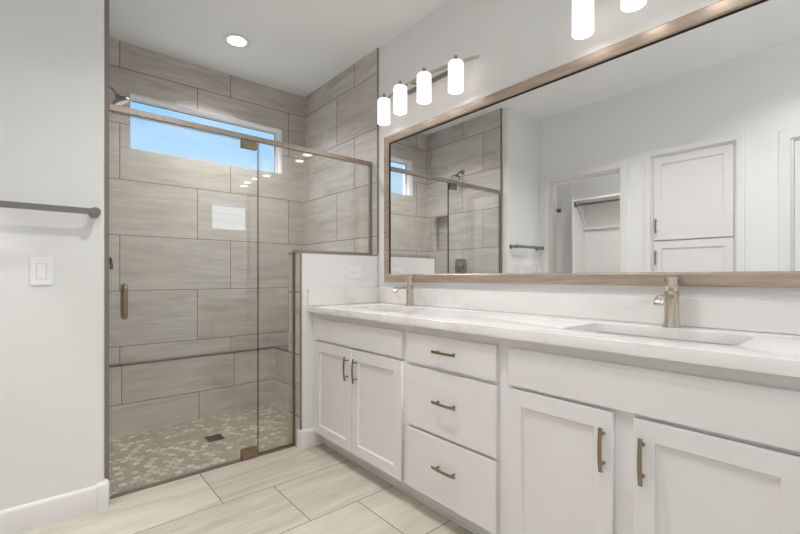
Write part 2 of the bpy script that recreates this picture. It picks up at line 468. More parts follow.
# shower head wall with niche
NY0, NY1, NZ0, NZ1 = 3.15, 3.385, 1.378, 1.765
bm = prism(R(2.522, YB, -0.09, H), [R(NY0, NY1, NZ0, NZ1)], 'YZ', -1.69, XS)
box(bm, -1.75, -1.69, 2.522, YB, -0.09, H)
box(bm, XJ, XS, 2.464, 2.522, -0.05, H)
struct('wall_shower_left', bm, TILE_YL)
bm = BM(); box(bm, -0.01, 0.0, YT + 0.004, YB, -0.09, H)
struct('wall_shower_right', bm, TILE_Y)
bm = BM(); box(bm, 0.0, 0.12, 0.0, YB, -0.09, H)
struct('wall_right', bm, WALL)

# towel bar wall with rounded drywall corner
bm = BM()
rr = 0.016
pts = [(-2.30, YT), (XJ - rr, YT)]
for k in range(1, 7):
    a = -PI / 2 + k * PI / 12
    pts.append((XJ - rr + rr * math.cos(a), YT + rr + rr * math.sin(a)))
pts += [(XJ, 2.522), (-2.30, 2.522)]
bm = prism(pts, [], 'XY', 0.0, H)
struct('wall_towel_side', bm, WALL, smooth=30)

# closet / linen wall (left), with closet opening, linen cabinet recess and a door opening
CY0, CY1, CZ = 1.565, 2.27, 2.066
LY0, LY1, LZ = 0.735, 1.315, 2.118
DY0, DY1, DZ = -0.40, 0.43, 2.055
outer = [(YS - 0.15, 0), (DY0, 0), (DY0, DZ), (DY1, DZ), (DY1, 0), (LY0, 0), (LY0, LZ), (LY1, LZ), (LY1, 0), (CY0, 0), (CY0, CZ), (CY1, CZ), (CY1, 0), (YT, 0), (YT, H), (YS - 0.15, H)]
struct('wall_left', prism(outer, [], 'YZ', XW - 0.12, XW), WALL)

# wall behind the camera with its high window; alcove past the vanity
W2 = (0.2, 0.80, 1.85, 2.37)
struct('wall_behind', prism(R(XW, 1.75, 0, H), [R(*W2)], 'XZ', YS - 0.15, YS), WALL)
struct('wall_alcove', prism(R(YS, 0.12, 0, H), [R(-1.85, -0.2, 0.62, 2.08)], 'YZ', 1.6, 1.75), WALL)  # unseen opening added to let the alcove fill light in
bm = BM(); box(bm, 0.12, 1.6, 0.0, 0.12, 0, H); struct('wall_alcove_side', bm, WALL)
# closet room
bm = BM(); box(bm, -3.76, -3.64, 1.33, 3.2, 0, H); struct('wall_closet_back', bm, WALL)
bm = BM(); box(bm, -3.76, -1.75, 3.2, 3.3, 0, H); struct('wall_closet_side', bm, WALL)
bm = BM(); box(bm, -3.64, XW - 0.12, 1.33, 1.43, 0, H); struct('wall_closet_near', bm, WALL)

# half wall at the end of the vanity
PX, PZ = -0.608, 1.232
struct('wall_half', prism(R(PX, -0.01, 0.0, PZ), [], 'XZ', YT, 2.545), WALL)
bm = BM(); box(bm, PX, -0.01, 2.545, 2.557, -0.008, PZ); box(bm, PX - 0.011, PX, YT + 0.006, 2.557, 0.0, PZ)
struct('wall_half_tile', bm, TILE_Y)
bm = BM(); box(bm, PX - 0.013, PX + 0.0, YT + 0.0, YT + 0.006, 0.115, PZ); struct('trim_1', bm, HEADER)
bm = BM(); box(bm, PX - 0.013, -0.01, YT - 0.001, 2.56, PZ, PZ + 0.012, 0.002); struct('trim_2', bm, HEADER)
bm = BM(); box(bm, -0.013, 0.0, YT - 0.004, YT + 0.004, PZ + 0.012, H); struct('trim_3', bm, HEADER)
bm = BM(); box(bm, XJ, XS + 0.0, 2.458, 2.464, 0.0, H); struct('trim_4', bm, JAMB)

# baseboards
def board(name, pts, flip=1, grow=0.0, lift=0.0):
    """rounded-top baseboard swept along a floor path"""
    sec = [(0, 0), (0.014, 0), (0.014, 0.098), (0.011, 0.107), (0.005, 0.113), (0, 0.115)]
    sec = [(a + (grow if a else 0), z + (lift if z else 0)) for a, z in sec]
    bm = BM(); rings = []
    P_ = [Vector((p[0], p[1], 0)) for p in pts]
    for i, p in enumerate(P_):
        ds = []
        if i > 0: ds.append((p - P_[i - 1]).normalized())
        if i < len(P_) - 1: ds.append((P_[i + 1] - p).normalized())
        ns = [Vector((d.y, -d.x, 0)) * flip for d in ds]
        n = sum(ns, Vector()); n /= max(0.2, n.dot(ns[0]))
        rings.append([bm.verts.new(p + n * a + Vector((0, 0, z))) for a, z in sec])
    for a, b in zip(rings, rings[1:]):
        for i in range(len(sec)):
            j = (i + 1) % len(sec); bm.faces.new((a[i], a[j], b[j], b[i]))
    bm.faces.new(rings[0][::-1]); bm.faces.new(rings[-1])
    return struct(name, bm, TRIM, smooth=35)
board('baseboard_left', [(XW, YT), (XJ - 0.012, YT), (XJ - 0.003, YT + 0.003), (XJ, YT + 0.012), (XJ, 2.452)])
board('baseboard_half_wall', [(PX, 2.412), (PX, YT + 0.01), (PX + 0.003, YT + 0.003), (PX + 0.012, YT), (-0.46, YT)])
board('baseboard_corner_left', [(XJ - 0.03, YT), (XJ - 0.012, YT), (XJ - 0.003, YT + 0.003), (XJ, YT + 0.012), (XJ, YT + 0.03)], 1, 0.006, 0.008)
board('baseboard_corner_half_wall', [(PX, YT + 0.028), (PX, YT + 0.01), (PX + 0.003, YT + 0.003), (PX + 0.012, YT), (PX + 0.03, YT)], 1, 0.006, 0.008)
for nm, a, b in (('baseboard_closet_wall', 1.385, 1.505), ('baseboard_linen_wall', 0.50, 0.66), ('baseboard_closet_jamb', 2.335, YT)):
    bm = BM(); box(bm, XW, XW + 0.014, a, b, 0, 0.115, 0.003); struct(nm, bm, TRIM)

# casings (door trims)
def casing(name, y0, y1, z1, w_=0.065, t_=0.016):
    o = [(y0 - w_, 0), (y0, 0), (y0, z1), (y1, z1), (y1, 0), (y1 + w_, 0), (y1 + w_, z1 + w_), (y0 - w_, z1 + w_)]
    bm = prism(o, [], 'YZ', XW, XW + t_, 0.003)
    # jamb liner
    li = [(y0, 0), (y0 + 0.012, 0), (y0 + 0.012, z1 - 0.012), (y1 - 0.012, z1 - 0.012), (y1 - 0.012, 0), (y1, 0), (y1, z1), (y0, z1)]
    b2 = prism(li, [], 'YZ', XW - 0.12, XW + 0.002)
    me = bpy.data.meshes.new('t'); b2.to_mesh(me); bm.from_mesh(me); bpy.data.meshes.remove(me); b2.free()
    return struct(name, bm, TRIM)
casing('trim_5', CY0, CY1, CZ)
casing('trim_6', LY0, LY1, LZ, 0.05)
casing('trim_7', DY0, DY1, DZ)

# door leaf seen at the right edge of the mirror
d = struct('door_1', prism(R(DY0 + 0.016, DY1 - 0.018, 0.008, DZ - 0.016), [], 'YZ', XW - 0.045, XW - 0.008, 0.001), TRIM)
bm = BM()
for z0, z1 in ((0.25, 0.95), (1.12, 1.93)):
    bb = prism(R(DY0 + 0.14, DY1 - 0.14, z0, z1), [R(DY0 + 0.155, DY1 - 0.155, z0 + 0.015, z1 - 0.015)], 'YZ', XW - 0.01, XW - 0.003)
    me = bpy.data.meshes.new('t'); bb.to_mesh(me); bm.from_mesh(me); bpy.data.meshes.remove(me); bb.free()
obj('door_moulding', bm, TRIM, d)
bm = BM(); cyl(bm, (XW - 0.008, DY0 + 0.08, 0.95), (XW + 0.004, DY0 + 0.08, 0.95), 0.03); cyl(bm, (XW + 0.004, DY0 + 0.08, 0.95), (XW + 0.045, DY0 + 0.08, 0.95), 0.009)
box(bm, XW + 0.038, XW + 0.05, DY0 + 0.07, DY0 + 0.19, 0.94, 0.96, 0.003)
obj('door_handle', bm, NICKEL, d, 40)

# windows
def window(name, x0, x1, z0, z1, ya, yb, fy):
    """reveal liner through the wall from ya to yb with a vinyl frame and pane near fy"""
    t = 0.002
    o = struct(name, prism(R(x0, x1, z0, z1), [R(x0 + t, x1 - t, z0 + t, z1 - t)], 'XZ', ya, yb), PVC)
    a, b, c, d_ = x0 + t, x1 - t, z0 + t, z1 - t
    ia, ib, ic, id_ = a + 0.009, b - 0.018, c + 0.012, d_ - 0.014
    obj('window_frame', prism(R(a, b, c, d_), [R(ia, ib, ic, id_)], 'XZ', fy, fy + 0.03, 0.001), PVC, o)
    obj('window_gasket', prism(R(ia, ib, ic, id_), [R(ia + .003, ib - .005, ic + .003, id_ - .005)], 'XZ', fy + 0.008, fy + 0.022), STEEL, o)
    bm = BM(); box(bm, ia - .002, ib + .002, fy + 0.013, fy + 0.017, ic - .002, id_ + .002)
    obj('window_pane', bm, WGLASS, o)
    return o
window('window_1', WX0, WX1, WZ0, WZ1, YB - 0.001, YB + 0.16, YB + 0.088)
window('window_2', *W2, YS - 0.148, YS + 0.001, YS - 0.12)

# ------------------------------------------------------------------ shower bench
bm = BM()
YL, XL, ZL = 3.415, -0.33, 0.478
box(bm, XS, 0 - 0.01, YL, YB - 0.001, -0.008, ZL)
box(bm, XL, 0 - 0.01, 2.557, YL, -0.008, ZL)
bench = obj('shower_bench', bm, [TILE_B, TILE_BY])
tag(bench, 'low L-shaped tiled ledge along the shower back wall, with dark metal front edge', 'bench')
for p in bench.data.polygons:
    if abs(p.normal.x) > 0.9: p.material_index = 1
bm = BM(); box(bm, XS, XL, YL - 0.003, YL + 0.001, ZL - 0.007, ZL + 0.002); box(bm, XL - 0.003, XL + 0.001, 2.558, YL, ZL - 0.007, ZL + 0.002)
obj('edge_trim', bm, DARK, bench)

# shower drain
dr = thing('shower_drain', (-0.965, 2.955, -0.008), 'small dark square drain grate set in the mosaic shower floor', 'drain')
bm = prism([(-0.965 + a, 2.955 + b) for a, b in rrect(0.104, 0.104, 0.004)], [[(-0.965 + a, 2.955 + b) for a, b in rrect(0.088, 0.088, 0.003)]], 'XY', -0.008, -0.004)
obj('drain_frame', bm, DARK, dr)
bm = BM()
for k in range(6): box(bm, -1.007, -0.923, 2.917 + k * 0.0145, 2.924 + k * 0.0145, -0.008, -0.005)
obj('grate', bm, DARK, dr)

# ------------------------------------------------------------------ shower enclosure
en = thing('shower_enclosure', (-0.43, YG, 0), 'frameless clear glass shower screen with champagne top rail, half standing on the white half wall', 'shower screen')
DX = -0.858
GT = 0.005
bm = BM(); box(bm, XS, -0.012, YG - 0.013, YG + 0.013, 1.898, 1.928, 0.002); obj('header_rail', bm, HEADER, en)
g = prism([(DX + 0.003, 0.014), (PX - 0.022, 0.014), (PX - 0.022, PZ + 0.026), (-0.024, PZ + 0.026), (-0.024, 1.899), (DX + 0.003, 1.899)], [], 'XZ', YG - GT, YG + GT)
fx = obj('fixed_panel', g, [GLASS, GEDGE], en)
for p in fx.data.polygons:
    if abs(p.normal.y) < 0.5: p.material_index = 1
def chan(x0, x1, z0, z1):
    bm = BM(); box(bm, x0, x1, YG - 0.011, YG + 0.011, z0, z1, 0.0015); return bm
obj('channel', chan(DX + 0.004, PX - 0.0115, 0.0005, 0.014), BRONZE, en)
obj('channel', chan(PX - 0.0225, PX - 0.0115, 0.014, PZ + 0.012), BRONZE, en)
obj('channel', chan(PX - 0.0225, -0.012, PZ + 0.0125, PZ + 0.026), HEADER, en)
obj('channel', chan(-0.026, -0.012, PZ + 0.026, 1.898), HEADER, en)

dj = YG
door = thing('shower_door', ((XS + DX) / 2, dj, 0.012), 'clear glass pivot shower door with a bronze D-shaped pull on its left side', 'shower door')
bm = BM(); box(bm, XS + 0.008, DX - 0.003, YG - GT, YG + GT, 0.014, 1.890)
gp = obj('glass_panel', bm, [GLASS, GEDGE], door)
for p in gp.data.polygons:
    if abs(p.normal.y) < 0.5: p.material_index = 1
for z0, z1 in ((0.004, 0.064), (1.846, 1.896)):
    bm = BM(); box(bm, -0.960, -0.868, YG - 0.014, YG + 0.014, z0, z1, 0.002)
    obj('pivot_hinge', bm, BRONZE, door)
bm = BM(); box(bm, XS + 0.008, -0.965, YG - 0.0075, YG + 0.0075, 0.004, 0.015); obj('bottom_sweep', bm, JAMB, door)
hx = -1.538
def dpull(y0, sgn):
    bm = BM(); P_ = []
    z0, z1, o_, r = 0.885, 1.038, 0.045, 0.022
    P_.append((hx, y0, z0)); 
    for k in range(7):
        a = k * PI / 12; P_.append((hx, y0 + sgn * (o_ - r + r * math.sin(a)), z0 + r * (1 - math.cos(a))))
    for k in range(7):
        a = k * PI / 12; P_.append((hx, y0 + sgn * (o_ - r + r * math.cos(a)), z1 - r + r * math.sin(a)))
    P_.append((hx, y0, z1))
    sweep(bm, P_, circ(0.0095, 12), up=(1, 0, 0))
    cyl(bm, (hx, y0, z0), (hx, y0 + sgn * 0.004, z0), 0.014); cyl(bm, (hx, y0, z1), (hx, y0 + sgn * 0.004, z1), 0.014)
    return bm
obj('pull_handle', dpull(YG - GT, -1), BRONZE, door, 40)
obj('pull_handle', dpull(YG + GT, 1), BRONZE, door, 40)
bm = BM(); box(bm, XS + 0.001, PX - 0.012, YG - 0.012, YG + 0.010, 0.0, 0.003); struct('trim_8', bm, JAMB)

# shower head and valve on the left tiled wall
sh = thing('shower_head', (XS, 2.945, 2.205), 'brushed round shower head on a short bent arm high on the tiled wall', 'shower head')
bm = BM(); lathe(bm, (XS, 2.945, 2.205), [(0.027, 0), (0.027, 0.004), (0.018, 0.010), (0.012, 0.012)], 24, 'X'); obj('flange', bm, STEEL, sh, 40)
bm = BM(); sweep(bm, [(XS + 0.01, 2.945, 2.205), (XS + 0.035, 2.945, 2.202), (XS + 0.058, 2.945, 2.19), (XS + 0.083, 2.945, 2.165)], circ(0.0085, 12), up=(0, 1, 0)); obj('arm', bm, STEEL, sh, 50)
hc = Vector((XS + 0.105, 2.945, 2.128)); nv = Vector((0.5, 0, -0.86)).normalized()
bm = BM(); lathe(bm, (0, 0, 0), [(0.012, -0.04), (0.016, -0.032), (0.018, -0.02), (0.046, -0.006), (0.05, 0.0), (0.05, 0.008), (0.046, 0.012)], 32)
mat_ = Matrix.Translation(hc) @ Vector((0, 0, 1)).rotation_difference(nv).to_matrix().to_4x4()
bmesh.ops.transform(bm, matrix=mat_, verts=bm.verts); obj('head', bm, STEEL, sh, 40)
bm = BM(); lathe(bm, (0, 0, 0), [(0.04, 0.0122), (0.04, 0.0135)], 32); bmesh.ops.transform(bm, matrix=mat_, verts=bm.verts); obj('spray_face', bm, PLASTIC, sh)
va = thing('shower_valve', (XS, 2.97, 1.195), 'square brushed shower valve plate with a lever, on the tiled wall under the shower head', 'shower valve')
obj('plate', prism([(2.97 + a, 1.195 + b) for a, b in rrect(0.155, 0.16, 0.03, 6)], [], 'YZ', XS, XS + 0.01, 0.002), STEEL, va, 40)
bm = BM(); lathe(bm, (XS + 0.01, 2.97, 1.2), [(0.032, 0), (0.03, 0.018), (0.024, 0.034), (0.02, 0.038)], 28, 'X'); obj('hub', bm, STEEL, va, 40)
bm = BM(); sweep(bm, [(XS + 0.036, 2.97, 1.205), (XS + 0.055, 2.965, 1.19), (XS + 0.06, 2.95, 1.15), (XS + 0.058, 2.945, 1.13)], circ(0.008, 10), up=(0, 1, 0)); obj('lever', bm, DARK, va, 40)

# ------------------------------------------------------------------ vanity
FX = -0.53            # face frame
def pull(parent, y, z, vert):
    """slim bowed bar pull on two round posts"""
    h = 0.066; n = 9
    root_x = FX - 0.02
    bm = BM(); P_ = []
    for k in range(n):
        s_ = -1 + 2 * k / (n - 1)
        off = 0.030 - 0.006 * s_ * s_
        P_.append((root_x - off, y + (0 if vert else s_ * h), z + (s_ * h if vert else 0)))
    sweep(bm, P_, rrect(0.0115, 0.006, 0.0015, 2) if True else None, up=(1, 0, 0))
    for s_ in (-1, 1):
        q = s_ * 0.045
        cyl(bm, (root_x + 0.0005, y + (0 if vert else q), z + (q if vert else 0)), (root_x - 0.026, y + (0 if vert else q), z + (q if vert else 0)), 0.0045, seg=12)
    return obj('handle', bm, BRONZE, parent, 40)

def merge(bm, b2):
    me = bpy.data.meshes.new('t'); b2.to_mesh(me); bm.from_mesh(me); bpy.data.meshes.remove(me); b2.free()

def shaker(name, parent, y0, y1, z0, z1, xf=FX, rail=0.057, t=0.02):
    """stile-and-rail door: frame around a recessed flat panel"""
    bm = prism(R(y0, y1, z0, z1), [R(y0 + rail, y1 - rail, z0 + rail, z1 - rail)], 'YZ', xf - t, xf, 0.0012)
    # bevelled inner lip
    a, b_, c, d_ = y0 + rail, y1 - rail, z0 + rail, z1 - rail
    o_ = [(a - .001, c - .001), (b_ + .001, c - .001), (b_ + .001, d_ + .001), (a - .001, d_ + .001)]
    i_ = [(a + .006, c + .006), (b_ - .006, c + .006), (b_ - .006, d_ - .006), (a + .006, d_ - .006)]
    vo = [bm.verts.new((xf - t + 0.003, p[0], p[1])) for p in o_]; vi = [bm.verts.new((xf - t + 0.010, p[0], p[1])) for p in i_]
    for k in range(4): bm.faces.new((vo[k], vo[(k + 1) % 4], vi[(k + 1) % 4], vi[k]))
    bm.faces.new(vi)
    return obj(name, bm, CAB, parent, origin=(xf, (y0 + y1) / 2, z0))

def slab(name, parent, y0, y1, z0, z1):
    bm = BM(); box(bm, FX - 0.02, FX - 0.0003, y0, y1, z0, z1, 0.002)
    return obj(name, bm, CAB, parent, origin=(FX, (y0 + y1) / 2, z0))

def carcass(parent, y0, y1, hollow):
    bm = BM()
    if hollow:     # open-topped box so the basin hangs inside it
        box(bm, FX, -0.002, y0, y0 + 0.018, 0.1, 0.861); box(bm, FX, -0.002, y1 - 0.018, y1, 0.1, 0.861)
        box(bm, FX, -0.002, y0 + 0.018, y1 - 0.018, 0.1, 0.118); box(bm, FX, FX + 0.02, y0 + 0.018, y1 - 0.018, 0.118, 0.861)
        box(bm, -0.012, -0.002, y0 + 0.018, y1 - 0.018, 0.118, 0.861)
    else:
        box(bm, FX, -0.002, y0, y1, 0.1, 0.861)
    obj('cabinet_body', bm, CAB, parent)
    bm = BM(); box(bm, -0.456, -0.44, y0, y1, 0.0, 0.1); box(bm, -0.462, -0.456, y0, y1, 0.0, 0.012)
    obj('toe_kick', bm, CAB, parent)

v1 = thing('sink_cabinet', (-0.28, 1.925, 0), 'white two-door sink cabinet beside the half wall, its doors meeting in the middle', 'cabinet')
carcass(v1, 1.480, YT - 0.003, True)
slab('false_drawer_front', v1, 1.500, 2.325, 0.695, 0.825)
a = shaker('door', v1, 1.924, 2.335, 0.108, 0.682); pull(a, 1.956, 0.573, True)
a = shaker('door', v1, 1.500, 1.920, 0.108, 0.682); pull(a, 1.872, 0.573, True)
v2 = thing('drawer_cabinet', (-0.28, 1.205, 0), 'white three-drawer cabinet standing between the two sink cabinets', 'cabinet')
carcass(v2, 0.930, 1.480, False)
for z0, z1, hz in ((0.690, 0.826, 0.763), (0.400, 0.673, 0.546), (0.110, 0.386, 0.266)):
    a = slab('drawer', v2, 0.955, 1.460, z0, z1); pull(a, 1.207, hz, False)
v3 = thing('sink_cabinet', (-0.28, 0.5, 0), 'white two-door sink cabinet at the right end, a wide stile between its doors', 'cabinet')
carcass(v3, 0.07, 0.930, True)
slab('false_drawer_front', v3, 0.10, 0.901, 0.690, 0.826)
a = shaker('door', v3, 0.532, 0.901, 0.108, 0.678); pull(a, 0.557, 0.566, True)
a = shaker('door', v3, 0.10, 0.474, 0.108, 0.678); pull(a, 0.447, 0.566, True)

# counter with two basin cut-outs
def sink_ring(yc, grow=0.0):
    return [(-0.285 + a, yc + b) for a, b in rrect(0.31 + grow, 0.50 + grow, 0.035 + grow / 2, 6)]
SY = (1.925, 0.512)
top = prism(R(-0.575, -0.0, 0.03, YT - 0.001), [sink_ring(y) for y in SY], 'XY', 0.862, 0.900, 0.0025)
ct = obj('countertop', top, MARBLE, smooth=30)
tag(ct, 'long white quartz countertop with faint grey veins and two sink cut-outs', 'countertop')
bm = BM(); box(bm, -0.02, -0.0005, 0.03, YT - 0.001, 0.9005, 1.006, 0.002)
tag(obj('backsplash', bm, MARBLE), 'low veined quartz upstand along the wall below the mirror', 'backsplash')
bm = BM(); box(bm, -0.572, -0.0205, YT - 0.021, YT - 0.001, 0.9005, 1.006, 0.002)
tag(obj('side_splash', bm, MARBLE), 'short quartz upstand against the half wall below the outlet', 'backsplash')

def sink(yc, label):
    t = thing('sink', (-0.285, yc, 0.74), label, 'sink', 'undermount sinks in the counter')
    bm = BM(); loops = []
    for gr, z, rad in ((0.05, 0.861, 0.05), (0.012, 0.861, 0.04), (0.004, 0.855, 0.036), (-0.012, 0.78, 0.045), (-0.035, 0.752, 0.055), (-0.09, 0.745, 0.06)):
        loops.append([bm.verts.new((-0.285 + a, yc + b, z)) for a, b in rrect(0.31 + gr, 0.50 + gr, rad, 6)])
    n = len(loops[0])
    for a, b in zip(loops, loops[1:]):
        for i in range(n): bm.faces.new((a[i], a[(i + 1) % n], b[(i + 1) % n], b[i]))
    bm.faces.new(loops[-1])
    outer_ = []
    for gr, z, rad in ((0.05, 0.853, 0.05), (0.02, 0.851, 0.04), (0.006, 0.77, 0.05), (-0.06, 0.735, 0.06)):
        outer_.append([bm.verts.new((-0.285 + a, yc + b, z)) for a, b in rrect(0.31 + gr, 0.50 + gr, rad, 6)])
    for a, b in zip(outer_, outer_[1:]):
        for i in range(n): bm.faces.new((a[i], a[(i + 1) % n], b[(i + 1) % n], b[i]))
    bm.faces.new(outer_[-1])
    for i in range(n): bm.faces.new((loops[0][i], loops[0][(i + 1) % n], outer_[0][(i + 1) % n], outer_[0][i]))
    obj('basin', bm, PORC, t, 40)
    bm = BM(); lathe(bm, (-0.285, yc, 0.7455), [(0.03, 0), (0.03, 0.003), (0.02, 0.004), (0.018, 0.009), (0.006, 0.011)], 24); obj('drain_stopper', bm, NICKEL, t, 40)
sink(SY[0], 'white undermount basin by the half wall, rim cut into the counter')
sink(SY[1], 'white undermount basin at the right, a long grey hollow in the counter')

def faucet(yc, label):
    x = -0.083; z = 0.9005
    t = thing('faucet', (x, yc, z), label, 'faucet', 'single-hole faucets')
    bm = BM(); lathe(bm, (x, yc, z), [(0.031, 0), (0.031, 0.004), (0.0275, 0.012), (0.0245, 0.025), (0.0235, 0.05), (0.0235, 0.128), (0.0225, 0.132)], 36); obj('body', bm, NICKEL, t, 40)
    bm = BM(); lathe(bm, (x, yc, z), [(0.0215, 0.133), (0.0235, 0.136), (0.0235, 0.178), (0.021, 0.184), (0.015, 0.186)], 36); obj('lever_cap', bm, NICKEL, t, 40)
    bm = BM(); sweep(bm, [(x + 0.005, yc, z + 0.176), (x + 0.03, yc, z + 0.184), (x + 0.052, yc, z + 0.186)], rrect(0.012, 0.005, 0.002, 3)); obj('lever', bm, NICKEL, t, 40)
    pts = [(x - 0.015, yc, z + 0.112), (x - 0.06, yc, z + 0.115), (x - 0.098, yc, z + 0.114), (x - 0.116, yc, z + 0.108), (x - 0.125, yc, z + 0.095), (x - 0.127, yc, z + 0.086)]
    ws = [(0.026, 0.016), (0.028, 0.014), (0.033, 0.014), (0.036, 0.017), (0.037, 0.022), (0.037, 0.024)]
    bm = BM(); sweep(bm, pts, lambda i: rrect(ws[i][0], ws[i][1], ws[i][1] * 0.45, 4)); obj('spout', bm, NICKEL, t, 50)
faucet(1.958, 'nickel single-lever faucet at the basin nearest the half wall')
faucet(0.513, 'nickel single-lever faucet behind the right-hand basin')

# ------------------------------------------------------------------ mirror
mt = thing('wall_mirror', (-0.01, 1.17, 1.05), 'wide wall mirror in a champagne wood-look frame above the counter', 'mirror')
MY0, MY1, MZ0, MZ1 = 0.045, 2.294, 1.050, 2.062
fw = 0.052
bm = BM()
prof = [(0, -0.001), (0, -0.026), (0.006, -0.03), (fw - 0.006, -0.028), (fw, -0.024), (fw, -0.001)]   # (inward, x)
cs = [(MY0, MZ0, 1, 1), (MY1, MZ0, -1, 1), (MY1, MZ1, -1, -1), (MY0, MZ1, 1, -1)]
rings = [[bm.verts.new((xx, cy + sy * i_, cz + sz * i_)) for i_, xx in prof] for cy, cz, sy, sz in cs]
for k in range(4):
    a, b = rings[k], rings[(k + 1) % 4]
    for i in range(len(prof)):
        j = (i + 1) % len(prof); bm.faces.new((a[i], a[j], b[j], b[i]))
obj('frame', bm, FRAME, mt)
bm = prism(R(MY0 + fw, MY1 - fw, MZ0 + fw, MZ1 - fw), [R(MY0 + fw + 0.005, MY1 - fw - 0.005, MZ0 + fw + 0.001, MZ1 - fw - 0.005)], 'YZ', -0.022, -0.016)
obj('gap_shade', bm, BLACK, mt)  # black ring painted in for the shaded gap around the glass
bm = BM(); box(bm, -0.0165, -0.003, MY0 + fw - 0.004, MY1 - fw + 0.004, MZ0 + fw - 0.004, MZ1 - fw + 0.004)
obj('mirror_glass', bm, MIRROR, mt)

# ------------------------------------------------------------------ sconces
def vanity_light(yc, label):
    t = thing('vanity_light', (0, yc, 2.29), label, 'wall light', 'four-lamp vanity lights above the mirror')
    obj('back_plate', prism([(yc + a, 2.303 + b) for a, b in rrect(0.40, 0.022, 0.005, 4)], [], 'YZ', -0.018, -0.0005, 0.003), STEEL, t)
    ys = [-0.32, -0.107, 0.107, 0.32]
    bow = lambda s_: -0.155 + 0.42 * s_ * s_
    P_ = []
    for k in range(25):
        s_ = -0.43 + 0.765 * k / 24
        P_.append((bow(s_) + 0.028, yc + s_, 2.281))
    bm = BM(); sweep(bm, P_, rrect(0.006, 0.02, 0.002, 2)); obj('bowed_bar', bm, NICKEL, t, 40)
    for q in (-0.04, 0.04):
        bm = BM(); cyl(bm, (-0.018, yc + q, 2.300), (-0.126, yc + q, 2.278), 0.006, seg=12)
        obj('arm', bm, STEEL, t, 40)
    for s_ in ys:
        x, y = bow(s_), yc + s_
        bm = BM(); lathe(bm, (x, y, 2.112), [(0.041, 0.006), (0.042, 0.0), (0.0435, 0.003), (0.0435, 0.148), (0.040, 0.158), (0.02, 0.162)], 48)
        so = obj('lamp_shade', bm, SHADE, t, 40, origin=(x, y, 2.112))
        bm = BM(); lathe(bm, (x, y, 2.112), [(0.036, -0.0015), (0.036, 0.004)], 32); obj('lamp_opening', bm, BULB, so)
        bm = BM(); lathe(bm, (x, y, 2.274), [(0.019, 0.0), (0.019, 0.006), (0.009, 0.010), (0.007, 0.018), (0.010, 0.022), (0.010, 0.030), (0.006, 0.034)], 20); obj('socket_cap', bm, STEEL, so, 40)
        bm = BM(); cyl(bm, (x, y, 2.283), (x + 0.026, y, 2.283), 0.005, seg=10); obj('lamp_arm', bm, STEEL, so)
vanity_light(1.866, 'brushed nickel bar light with four glowing ribbed glass shades, nearest the shower')
vanity_light(0.512, 'bar light with glowing glass shades over the right-hand sink, cut by the top edge')

# ------------------------------------------------------------------ ceiling downlights
def downlight(x, y, label, power, group=None):
    t = thing('ceiling_light', (x, y, H), label, 'ceiling light', group)
    bm = BM(); rings = []
    for r, z in ((0.088, H), (0.086, H - 0.006), (0.075, H - 0.008), (0.06, H - 0.003), (0.058, H - 0.001)):
        rings.append([bm.verts.new((x + r * math.cos(2 * PI * i / 48), y + r * math.sin(2 * PI * i / 48), z)) for i in range(48)])
    for a, b in zip(rings, rings[1:]):
        for i in range(48): bm.faces.new((a[i], a[(i + 1) % 48], b[(i + 1) % 48], b[i]))
    obj('trim_ring', bm, TRIM, t, 40)
    bm = BM(); lathe(bm, (x, y, H - 0.004), [(0.0575, 0), (0.0575, 0.003)], 40); obj('lens', bm, LENS, t)
    light('lamp', 'AREA', (x, y, H - 0.012), power, 0.11, (1, 0.985, 0.97), parent=t)
downlight(-0.812, 2.962, 'round recessed ceiling light glowing above the shower', SHOWER_CAN_W)
downlight(-1.20, 1.30, 'unseen ceiling light added as fill over the floor midway along the vanity', FILL_CAN_W)  # added fill lamp, placed out of view and out of the reflections
downlight(-1.50, 0.30, 'unseen ceiling light added as fill over the floor near the linen cabinet', FILL_CAN_W * 0.6)  # second, weaker fill lamp, added out of view
downlight(-2.62, 1.9, 'unseen ceiling light added to brighten the walk-in closet', CLOSET_FILL_W)  # added lamp, unseen, to lift the closet seen in the mirror

# ------------------------------------------------------------------ wall fittings
sw = thing('light_switch', (-1.851, YT, 1.108), 'white single rocker light switch on the wall below the towel bar', 'light switch')
obj('cover_plate', prism([(-1.851 + a, 1.108 + b) for a, b in rrect(0.075, 0.118, 0.004)], [[(-1.851 + a, 1.108 + b) for a, b in rrect(0.034, 0.067, 0.001)]], 'XZ', YT - 0.006, YT - 0.0003, 0.0015), PLASTIC, sw)
bm = BM(); box(bm, -1.8672, -1.8348, YT - 0.0075, YT - 0.002, 1.0755, 1.1405, 0.0015)
bmesh.ops.rotate(bm, cent=(-1.851, YT - 0.005, 1.108), matrix=Matrix.Rotation(0.03, 3, 'X'), verts=bm.verts); obj('rocker', bm, PLASTIC, sw)
for z in (1.060, 1.156):
    bm = BM(); cyl(bm, (-1.851, YT - 0.0064, z), (-1.851, YT - 0.005, z), 0.003, seg=12)
    obj('screw', bm, PLASTIC, sw)

